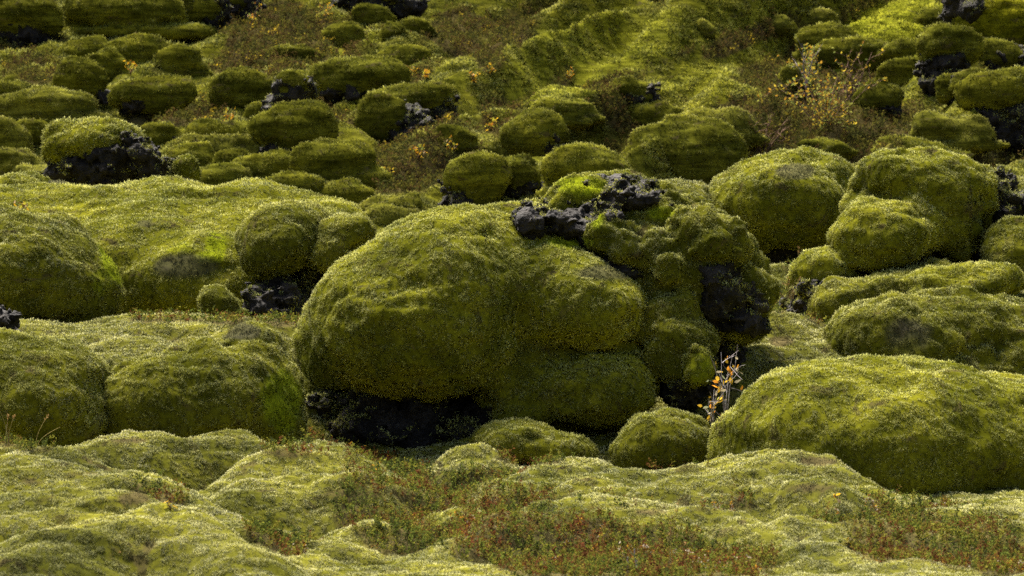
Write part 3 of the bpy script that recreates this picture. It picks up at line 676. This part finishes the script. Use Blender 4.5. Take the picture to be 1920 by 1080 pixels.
# --- boulders of the hillside: px, py, rx, ry, tilt, rock prims(offset px) or None, tone, label
BG = [
 (40, 28, 70, 42, 0, [(5, 38, 55, 30)], 0, 'dark mossy outcrop with black rock underneath in the top left corner'),
 (232, 22, 112, 42, 0, None, 1, 'wide low mossy mound at the top edge, right of the top left outcrop'),
 (372, 12, 44, 38, 10, [(22, 8, 34, 36)], 0, 'mossy crag with a dark right face at the top edge beside a black rock'),
 (445, 4, 20, 12, 0, [(0, 12, 44, 28)], 0, 'black rock at the top edge above the orange heath'),
 (700, -8, 60, 14, 0, [(10, 14, 90, 24)], 0, 'long black rock face at the top edge over small dark knobs'),
 (160, 96, 46, 26, 10, None, 1, 'knobbly bright mound below the wide low mound'),
 (200, 122, 34, 30, 30, None, 1, 'sloping bright lump on the right side of the knobbly mound'),
 (150, 150, 42, 38, 0, [(10, 26, 40, 22)], 0, 'cone shaped moss rock with a dark base above the pale swell'),
 (290, 180, 70, 28, 14, [(-30, 18, 30, 16)], 0, 'long wedge shaped mossy boulder sloping down to the right'),
 (90, 200, 88, 30, 4, None, 2, 'pale rippled moss swell above the black capped boulder'),
 (335, 115, 42, 27, 5, None, 0, 'grey green hump at the left border of the orange heath'),
 (250, 98, 48, 28, 8, None, 1, 'low hump between the knobbly mound and the grey green hump'),
 (452, 163, 50, 31, 0, None, 0, 'round olive boulder left of the dark pinnacle'),
 (545, 158, 26, 24, -20, [(4, 16, 34, 30), (-22, 42, 26, 24)], 0, 'dark lava pinnacle with a small moss top'),
 (485, 216, 22, 26, -15, None, 0, 'small upright mossy block leaning against the dark pinnacle'),
 (565, 240, 70, 42, 0, [(-10, 50, 62, 30)], 0, 'smooth round boulder on a black base in front of the dark pinnacle'),
 (500, 244, 13, 15, 0, None, 0, 'tiny moss knob stuck to the left side of the smooth round boulder'),
 (492, 282, 14, 13, 0, [(0, 4, 13, 12)], 0, 'small dark stone at the lower left of the smooth round boulder'),
 (290, 255, 38, 20, 8, [(4, 18, 34, 16)], 0, 'small dark bottomed boulder touching the black capped boulder on its right'),
 (360, 268, 28, 15, 0, None, 2, 'small pale egg shaped cushion right of the small dark bottomed boulder'),
 (415, 250, 52, 17, 0, None, 1, 'flat olive cushion with a yellow plant on it'),
 (430, 273, 45, 19, 0, None, 2, 'pale smooth cushion in front of the flat olive one'),
 (355, 300, 42, 27, 10, None, 1, 'rounded olive boulder right behind the small nub of the black capped boulder'),
 (438, 304, 36, 22, 0, None, 0, 'brownish small cushion under the pale smooth one'),
 (498, 320, 60, 27, 12, None, 1, 'mossy hump with a dark left end just above the moss bank'),
 (390, 335, 60, 22, 0, None, 1, 'low cushion half hidden behind the moss bank, left of the dark ended hump'),
 (560, 352, 60, 22, 0, None, 1, 'low pale cushion right of the dark ended hump, against the moss bank'),
 (60, 246, 34, 20, 10, None, 1, 'round cushion left of the moss cap of the black boulder'),
 (10, 255, 32, 26, 15, None, 2, 'bright edged cushion at the left edge, level with the black capped boulder'),
 (15, 308, 46, 24, 6, None, 2, 'larger pale cushion at the left edge beside the black lava foot'),
 (20, 185, 40, 22, 0, None, 1, 'olive hump at the left edge above the pale rippled swell'),
 (70, 330, 44, 15, 0, None, 2, 'flat pale cushion at the left foot of the black capped boulder'),
 (682, 142, 84, 31, 2, [(-10, 24, 70, 18)], 0, 'long smooth loaf shaped boulder left of centre on the slope'),
 (770, 186, 80, 26, 8, [(14, 22, 68, 20)], 1, 'arched boulder with a dark hollow under its right end'),
 (712, 222, 40, 44, 20, [(40, 20, 60, 40)], 0, 'left shoulder of moss running down from the arched boulder'),
 (632, 303, 66, 36, 5, None, 0, 'broad dull green boulder below the smooth round boulder'),
 (652, 368, 52, 26, 5, None, 1, 'low striped cushion above the right end of the moss bank'),
 (735, 388, 48, 20, -4, None, 2, 'pale cushion in the hollow left of the centre boulder, the upper one'),
 (750, 406, 52, 18, -4, None, 2, 'pale cushion in the hollow left of the centre boulder, the lower one'),
 (890, 335, 54, 44, 10, [(-30, 34, 26, 18)], 1, 'egg shaped boulder just above the left top of the centre boulder'),
 (965, 332, 44, 34, 10, [(10, 22, 40, 14)], 0, 'brown tinged boulder right of the egg shaped one'),
 (1002, 256, 56, 38, 10, [(28, 24, 30, 18)], 1, 'ribbed rounded boulder with a dark right underside above the brown tinged one'),
 (925, 283, 32, 12, -8, None, 2, 'small pale ledge left of the ribbed boulder'),
 (850, 256, 30, 24, 0, None, 0, 'small dark green knob between the arched and the ribbed boulder'),
 (1110, 322, 80, 42, -14, None, 1, 'wide sloping boulder directly behind the top of the centre boulder'),
 (1290, 300, 112, 72, 4, [(-88, 40, 22, 22)], 1, 'largest hillside boulder, broad and pale ribbed, left of the rounded boulder with the bald spot'),
 (1340, 240, 70, 28, 14, None, 2, 'greyish wrinkled cap on the upper right of the largest hillside boulder'),
 (650, 72, 34, 28, 0, None, 0, 'dark knob between the orange heath and the black rock face'),
 (697, 24, 26, 20, 0, None, 0, 'dark pointed knob under the black rock face'),
 (732, 58, 20, 14, 0, None, 0, 'small dark moss knob, left of a pair under the black rock face'),
 (775, 54, 27, 12, 0, None, 1, 'small pale topped knob, right of a pair under the black rock face'),
 (750, 105, 40, 18, -6, None, 1, 'low moss hump above the loaf shaped boulder'),
 (1540, 38, 26, 22, 0, [(-6, 16, 24, 20)], 2, 'pale knob on top of the stepped moss pillar near the top edge'),
 (1548, 78, 46, 30, 10, None, 0, 'upper step of the moss pillar below the pale knob'),
 (1590, 100, 60, 22, 10, None, 0, 'lower step of the moss pillar beside the yellow green slope'),
 (1477, 53, 14, 11, 0, None, 1, 'small round knob on the slope left of the stepped pillar'),
 (1322, 52, 10, 13, 0, None, 2, 'tiny pale standing knob high on the open slope'),
 (1452, 42, 16, 10, -10, None, 2, 'tiny pale knob left of the small round knob'),
 (1484, 143, 19, 17, 0, None, 1, 'small knob touching the left side of the yellow leaved birch'),
 (1755, 42, 30, 22, 0, [(0, 14, 26, 14)], 0, 'dark mossy knob at the left foot of the top right crag'),
 (1780, 86, 52, 32, -12, [(-6, 54, 46, 56)], 1, 'mossy shelf over a dark rock face in the right hand crag'),
 (1880, 52, 86, 50, -8, [(-62, -34, 44, 36)], 3, 'big bright yellow green crag top in the upper right corner'),
 (1860, 100, 50, 22, 0, [(20, 14, 60, 22)], 0, 'shaded moss roll under the crag top in the upper right corner'),
 (1782, 162, 24, 26, -30, [(20, 10, 26, 30)], 1, 'leaning moss lobe in the crag between two dark rock faces'),
 (1885, 168, 68, 34, 6, [(20, 66, 80, 56)], 1, 'round mossy overhang on a black rock wall at the right edge'),
 (1700, 96, 36, 20, -30, None, 0, 'small ridge knob, highest of the ridge left of the crag'),
 (1690, 138, 40, 26, -30, None, 0, 'ridge knob in the middle of the ridge left of the crag'),
 (1652, 182, 36, 30, -20, [(6, 18, 30, 16)], 0, 'dark ribbed block at the foot of the ridge left of the crag'),
 (1780, 248, 70, 26, -22, None, 2, 'pale lumpy moss slope below the black rock wall'),
 (1720, 280, 60, 16, -12, None, 1, 'low lumpy moss below the pale lumpy slope, above the tallest right boulder'),
 (1548, 274, 36, 13, -6, None, 1, 'low smooth hump peeping over the rounded boulder with the bald spot'),
 (1820, 150, 30, 20, 0, None, 0, 'small green roll wedged between the leaning lobe and the round overhang'),
 (560, 100, 30, 10, 0, None, 0, 'dull low swell in the orange heath'),
 (1190, 170, 34, 22, 0, [(6, 10, 30, 14)], 0, 'dark lump in the heath on the open slope'),
 (1060, 205, 50, 20, -20, None, 1, 'grey green ledge above the wide sloping boulder'),
 (1230, 215, 46, 20, -10, None, 1, 'grey green ledge at the upper left of the largest hillside boulder'),
]
MF = {0: MOSS_FAR, 1: MOSS_FAR, 2: None, 3: None}
MOSS_FAR_D = moss_material("moss_hillside_dark", (.014, .016, .003), (.115, .115, .012), (.14, .135, .013), (.26, .26, .07), (.18, .18, .11), (.2, .2, .01), (.04, .03, .012), dry=.7, stretch=(1, 1, 2.6), streak=(1.6, 3.2, 15))
MOSS_FAR_P = moss_material("moss_hillside_pale", (.02, .022, .005), (.16, .155, .022), (.185, .178, .021), (.34, .33, .12), (.32, .30, .19), (.2, .2, .01), (.04, .03, .012), dry=.7, stretch=(1, 1, 2.6), streak=(1.6, 3.2, 15))
MOSS_FAR_Y = moss_material("moss_hillside_yellow", (.02, .022, .003), (.19, .185, .010), (.23, .215, .010), (.32, .30, .05), (.24, .24, .10), (.2, .2, .01), (.04, .03, .012), dry=.6, stretch=(1, 1, 2.6), streak=(1.6, 3.2, 15))
MF = {0: MOSS_FAR_D, 1: MOSS_FAR, 2: MOSS_FAR_P, 3: MOSS_FAR_Y}
for px, py, rx, ry, tilt, rocks, tone, lb in BG:
    ry *= 1.15 if rx > 30 else 1.0
    D = proj(gpoint(px, py + (ry * .7 if rocks is None else max(ry * .7, max(q[1] + q[3] * .75 for q in rocks))), 30.5, 60))[2] - .05
    k_ = D / FP; rd = rx * k_ * .8
    pr = [(px, py, rx, ry, D + rd * .35, rd, -tilt)]
    r2 = np.random.default_rng(int(px * 7 + py))
    for j in range(5):
        a = r2.random() * 6.28; q = .28 + .3 * r2.random()
        pr.append((px + math.cos(a) * rx * .68, py + (abs(math.sin(a)) * .8 - .15) * ry * .6, rx * q * 1.15, ry * (q + .25), D + rd * (.1 + .3 * r2.random()), rd * .55, -tilt))
    pr.append((px, py + ry * .55, rx * .95, ry * .8, D + rd * .6, rd * .9, 0))
    pr.append((px + rx * .1, py + ry * .85, rx * 1.5, ry * .55, D + rd * .55, rd * 1.2, 0))
    if rocks: pr = pr[:-2]
    rk = [[(px + a, py + b, c, d, D + rd * .38, rd * .85) for a, b, c, d in rocks]] if rocks else ()
    boulder(MB, lb, 'boulder', [pr], rk, group='moss boulders on the hillside', mat=MF[tone], vox=max(.03, min(.05, rx * k_ / 10)), k=.12, dens=.55, s=1.3, fold=1.6, hgt=2.4, rel=1.0)

# ------------------------------------------------------------------ heath (uncountable dwarf shrubs)
def sprigs(pos, nrm, hgt, nleaf, leaf, spread, rr, lean=.35):
    """each sprig: a stem axis with small pointed leaves all round; one mesh"""
    n = len(pos)
    ax = norm(nrm * .5 + np.array([0, 0, .8]) + lean * rr.normal(size=(n, 3)))
    h = hgt * (.5 + .9 * rr.random(n))
    t = rr.random((n, nleaf)) ** .7
    base = pos[:, None] + ax[:, None] * (h[:, None] * t)[..., None] + rr.normal(size=(n, nleaf, 3)) * spread * .25
    d = norm(ax[:, None] * .6 + rr.normal(size=(n, nleaf, 3)) * .9)
    sd_ = norm(np.cross(d, rr.normal(size=(n, nleaf, 3))))
    L = leaf * (.6 + .8 * rr.random((n, nleaf, 1)))
    V = np.empty((n, nleaf, 4, 3))
    V[:, :, 0] = base; V[:, :, 1] = base + d * L * .5 + sd_ * L * .28; V[:, :, 2] = base + d * L; V[:, :, 3] = base + d * L * .5 - sd_ * L * .28
    g = np.clip(.42 + .50 * fbm(pos, 4.5, 3, 61)[:, None] + (rr.random((n, 1)) - .5) * .60 + (rr.random((n, nleaf)) - .5) * .2, 0, .999)
    tu = np.zeros((n, nleaf, 4, 4), np.float32); tu[..., 1] = g[..., None]; tu[..., 0] = 1
    return V.reshape(-1, 3), np.arange(n * nleaf * 4).reshape(-1, 4), tu.reshape(-1, 4)
def heath_points(mask, dens, Dlo, Dhi, scale_by_pixel=True):
    sel = (mask > .15) & (gD > Dlo) & (gD < Dhi) & (gpx > -60) & (gpx < 1980) & (gpy < 1130) & (gpy > -60)
    q = GQ[sel[GQ[:, 0]]]
    A = GV[q[:, 0]]; B = GV[q[:, 1]]; C = GV[q[:, 3]]
    ar = np.linalg.norm(np.cross(B - A, C - A), axis=1) * mask[q[:, 0]] * dens
    n = int(ar.sum()); cum = np.cumsum(ar); pk = np.searchsorted(cum, rng.random(n) * cum[-1])
    pk = np.minimum(pk, len(q) - 1); u = rng.random((n, 2))
    return A[pk] + (B - A)[pk] * u[:, :1] + (C - A)[pk] * u[:, 1:], GN[q[pk, 0]]
p, n_ = heath_points(hn, 1900, 9, 16.2)
V, Q, tu = sprigs(p, n_, .042, 15, .0105, .016, rng)
p, n_ = heath_points(hn, 150, 9, 16.2)
V2, Q2, tu2 = sprigs(p, n_, .075, 30, .013, .012, rng, .5)
V, Q, tu = np.concatenate([V, V2]), np.concatenate([Q, Q2 + len(V)]), np.concatenate([tu, tu2])
tag(mesh_obj("crowberry_heath", V, [Q], HEATH, False, tu), 'red and green crowberry heath creeping between the pale moss swells', kind='stuff')
p, n_ = heath_points(hn, 900, 16.2, 24)
V, Q, tu = sprigs(p, n_, .05, 10, .017, .02, rng)
tag(mesh_obj("crowberry_heath", V, [Q], HEATH, False, tu), 'reddish brown heath on the ledges between the larger boulders', kind='stuff')
p, n_ = heath_points(hf, 170, 29, 52)
V, Q, tu = sprigs(p, n_, .09, 14, .034, .09, rng)
tag(mesh_obj("hillside_heath", V, [Q], HEATH_FAR, False, tu), 'brown and olive dwarf shrubs filling the hollows of the hillside', kind='stuff')

# ------------------------------------------------------------------ plants one can count
def tube(pts, r0, r1, sides=5):
    pts = np.asarray(pts, float); n = len(pts); tg = norm(np.gradient(pts, axis=0))
    ref = np.array([.3, .9, .1]); a = norm(np.cross(tg, ref)); b = np.cross(tg, a)
    r = np.linspace(r0, r1, n)[:, None, None]; th = np.arange(sides) / sides * 6.2832
    V = pts[:, None] + r * (np.cos(th)[None, :, None] * a[:, None] + np.sin(th)[None, :, None] * b[:, None])
    i = np.arange(n * sides).reshape(n, sides); j = np.roll(i, -1, 1)
    return V.reshape(-1, 3), np.stack([i[:-1].ravel(), j[:-1].ravel(), j[1:].ravel(), i[1:].ravel()], 1)
class Acc:
    def __init__(s): s.V = []; s.F = []; s.T = []; s.n = 0
    def add(s, V, F, T=None): s.V.append(V); s.F.append(F + s.n); s.n += len(V); s.T.append(T if T is not None else np.zeros((len(V), 4)))
    def obj(s, name, mat, loc, parent): return mesh_obj(name, np.concatenate(s.V), [np.concatenate(s.F)], mat, False, np.concatenate(s.T), None, loc, parent)
def shrub(name, label, cat, base, h, nst, spread, nleaf, leaf, lmat, bmat, r=.006, seed=1, group=None, droop=.0, leafstart=.35):
    rr = np.random.default_rng(seed); base = np.asarray(base, float)
    root = tag(empty(name, base), label, cat, group)
    st = Acc(); lv = Acc()
    for k in range(nst):
        a = rr.random() * 6.28; tip = base + np.array([math.cos(a) * spread * (.3 + .7 * rr.random()), math.sin(a) * spread * .6, h * (.6 + .45 * rr.random())])
        m = 9; t = np.linspace(0, 1, m)[:, None]
        pts = base + (tip - base) * np.concatenate([t ** 1.3, t ** 1.3, t], 1) + np.cumsum(rr.normal(size=(m, 3)) * h * .018, 0) * t
        V, F = tube(pts, r, r * .35); st.add(V, F)
        subs = [pts]
        for b in range(3 if nst < 6 else 4):
            i = rr.integers(3, m - 1); e = pts[i] + norm(rr.normal(size=3) + np.array([0, 0, .6])) * h * (.18 + .2 * rr.random())
            t2 = np.linspace(0, 1, 5)[:, None]; q = pts[i] + (e - pts[i]) * t2 + rr.normal(size=(5, 3)) * h * .012 * t2
            V, F = tube(q, r * .5, r * .25, 4); st.add(V, F); subs.append(q)
        for l in range(nleaf):
            q = subs[rr.integers(0, len(subs))]; i = int((leafstart + (1 - leafstart) * rr.random()) * (len(q) - 1)) if q is pts else rr.integers(1, len(q))
            b0 = q[min(i, len(q) - 1)] + rr.normal(size=3) * leaf * .3
            d = norm(rr.normal(size=3) + np.array([0, 0, .4 - droop])); s2 = norm(np.cross(d, rr.normal(size=3))); L = leaf * (.6 + .7 * rr.random())
            nn = np.cross(d, s2)
            V = np.array([b0, b0 + d * L * .3 + s2 * L * .24, b0 + d * L * .7 + s2 * L * .2, b0 + d * L + nn * L * .12, b0 + d * L * .7 - s2 * L * .2, b0 + d * L * .3 - s2 * L * .24])
            T = np.zeros((6, 4)); T[:, 1] = rr.random() * .999; T[:, 0] = 1
            lv.add(V, np.array([[0, 1, 2, 5], [5, 2, 3, 4]]), T)
    st.obj("stem", bmat, base, root); lv.obj("foliage", lmat, base, root)
    return root
shrub('dwarf_willow', 'thin stemmed willow with yellow leaves in the gap beside the huge centre boulder', 'shrub', P(1362, 800, 16.9),   .50, 4, .12, 9, .038, PALELEAF, BARK, .004, 3)
shrub('dwarf_willow', 'lower yellow leaved willow seedling in the gap, left of the taller willow', 'shrub', P(1335, 815, 16.8),   .32, 4, .10, 7, .036, PALELEAF, BARK, .004, 5)
shrub('dwarf_birch', 'low birch bush with yellow orange leaves on the upper right slope', 'shrub', P(1545, 262, 36.6), 1.0, 22, .75, 34, .045, BIRCHL, BARK_DARK, .006, 8, leafstart=.2)
shrub('dwarf_birch', 'small orange leaved birch sapling with a pale trunk above the low birch bush', 'shrub', P(1512, 165, 40.0), .62, 8, .32, 30, .042, BIRCHL, BARK, .007, 9)
shrub('dwarf_birch', 'green leaved dwarf birch to the right of the orange sapling', 'shrub', P(1600, 205, 39.0), .75, 10, .4, 22, .05, HEATH_FAR, BARK_DARK, .010, 12)
shrub('dwarf_birch', 'green dwarf birch at the foot of the low birch bush, on its left', 'shrub', P(1430, 300, 34.8), .55, 12, .45, 20, .045, HEATH_FAR, BARK_DARK, .008, 13)
YP = [(785, 302, 'yellow leaved seedling in the hollow below the arched boulder', .22), (778, 142, 'yellow leaved seedling right of the loaf shaped boulder', .14), (800, 150, 'orange leaved seedling beside the loaf shaped boulder, nearest the arched one', .12),
      (922, 142, 'orange leaved seedling at the left border of the open green slope', .12), (888, 156, 'pale yellow seedling left of the orange one on the slope', .18), (1068, 156, 'yellow seedling in the diagonal heath strip of the open slope', .16),
      (920, 246, 'small orange seedling above the ribbed boulder', .12), (428, 236, 'yellow plant growing on the flat olive cushion', .20), (575, 302, 'orange plant at the foot of the smooth round boulder', .14),
      (690, 245, 'orange plant at the left shoulder of the arched boulder', .14), (470, 52, 'orange bush at the top of the heath patch', .35), (245, 142, 'orange plant above the wedge shaped boulder', .2), (610, 40, 'yellow bush right of the orange heath', .35),
      (1665, 118, 'yellow plant on the ridge left of the crag', .14), (845, 292, 'pale green yellow plant left of the small pale ledge', .18)]
for i, (a, b, lb, h) in enumerate(YP):
    shrub('yellow_seedling', lb, 'plant', gpoint(a, b, 30, 50), h, 5, h * .6, 10, .045, AUTUMN, BARK_DARK, .005, 20 + i, group='autumn seedlings on the hillside')
shrub('red_seedling', 'seedling with red and yellow leaves at the left end of the long moss bank', 'plant', P(36, 408, 21.6), .16, 4, .06, 9, .035, AUTUMN, BARK_DARK, .004, 41)
for i, (a, b, lb) in enumerate([(320, 958, 'tiny plant with orange leaves on the near moss swell at the lower left'), (865, 982, 'tiny plant with two orange leaves in the crowberry, lower centre'), (702, 890, 'tiny orange leaved plant on the heath below the dark hollow'),
                                (1572, 944, 'tiny round yellow leaf plant in front of the lower right dome'), (1590, 1028, 'tiny yellow leaved plant in the heath at the lower right')]):
    shrub('tiny_plant', lb, 'plant', gpoint(a, b, 10, 16.5), .06, 2, .03, 3, .026, AUTUMN, BARK_DARK, .002, 60 + i)
def grass(label, base, h, n, spread, seed, lean=0., group=None):
    rr = np.random.default_rng(seed); base = np.asarray(base, float); root = tag(empty('grass_tuft', base), label, 'grass', group)
    for k in range(n):
        a = Acc(); hd = Acc(); tip = np.array([spread * rr.normal() + lean, spread * .4 * rr.normal(), h * (.6 + .5 * rr.random())]); t = np.linspace(0, 1, 7)[:, None]
        pts = base + rr.normal(size=3) * [spread * .2, spread * .2, 0] + tip * np.concatenate([t ** 1.8, t ** 1.8, t], 1)
        V, F = tube(pts, .0018, .0008, 4); T = np.zeros((len(V), 4)); T[:, 1] = rr.random() * .99; a.add(V, F, T); a.obj("stalk", GRASSM, base, root)
        if k % 2 == 0:
            for j in range(10):
                b0 = pts[-1] - (pts[-1] - pts[-2]) * rr.random(); d = norm(rr.normal(size=3) + np.array([0, 0, 1.2])) * .014; s2 = norm(np.cross(d, rr.normal(size=3))) * .0025
                T = np.zeros((4, 4)); T[:, 1] = .6; hd.add(np.array([b0, b0 + d * .5 + s2, b0 + d, b0 + d * .5 - s2]), np.array([[0, 1, 2, 3]]), T)
            hd.obj("seed_head", GRASSM, base, root)
grass('dry grass stalks at the left edge in front of the dark dome', P(14, 838, 14.7), .24, 4, .04, 1)
grass('dry grass stalk with a brown seed head leaning right before the left dark gap', P(72, 835, 14.8), .15, 2, .03, 2, .06)
grass('tall straw coloured grass stalks rising from the heath at the bottom edge, right of centre', P(1255, 1085, 11.6), .32, 3, .02, 3)
grass('straw stalk left of the tall ones, mid height in the heath', P(1290, 1100, 11.4), .16, 2, .02, 4)
grass('pale straw stalks in the near moss at the bottom left', P(232, 1092, 11.5), .14, 3, .02, 5)
grass('dry grass tuft on the slope under the rounded boulder with the bald spot', P(1485, 560, 21.0), .16, 14, .06, 6)
grass('thin dry stalks in the dark gap below the rounded boulder with the bald spot', P(1500, 500, 22.9), .16, 4, .05, 7)
def twig(label, base, h, seed):
    rr = np.random.default_rng(seed); base = np.asarray(base, float); a = Acc(); pts = base + np.cumsum(np.concatenate([np.zeros((1, 3)), rr.normal(size=(6, 3)) * [.006, .006, .002] + [0, 0, h / 6]]), 0)
    V, F = tube(pts, .004, .002, 5); a.add(V, F)
    for i in (2, 4): V, F = tube(pts[i] + np.linspace(0, 1, 4)[:, None] * np.array([rr.normal() * .03, 0, .035]), .002, .001, 4); a.add(V, F)
    o = a.obj('dead_twig', BARK, base, None); tag(o, label, 'twig')
twig('bare whitish twig standing in the crowberry at the bottom edge, the left one', P(1182, 1092, 11.5), .10, 1)
twig('bare whitish twig with a pale tip beside the other one at the bottom edge', P(1200, 1085, 11.6), .12, 2)
print("VERTS", sum(len(m.vertices) for m in bpy.data.meshes), "OBJS", len(bpy.data.objects))
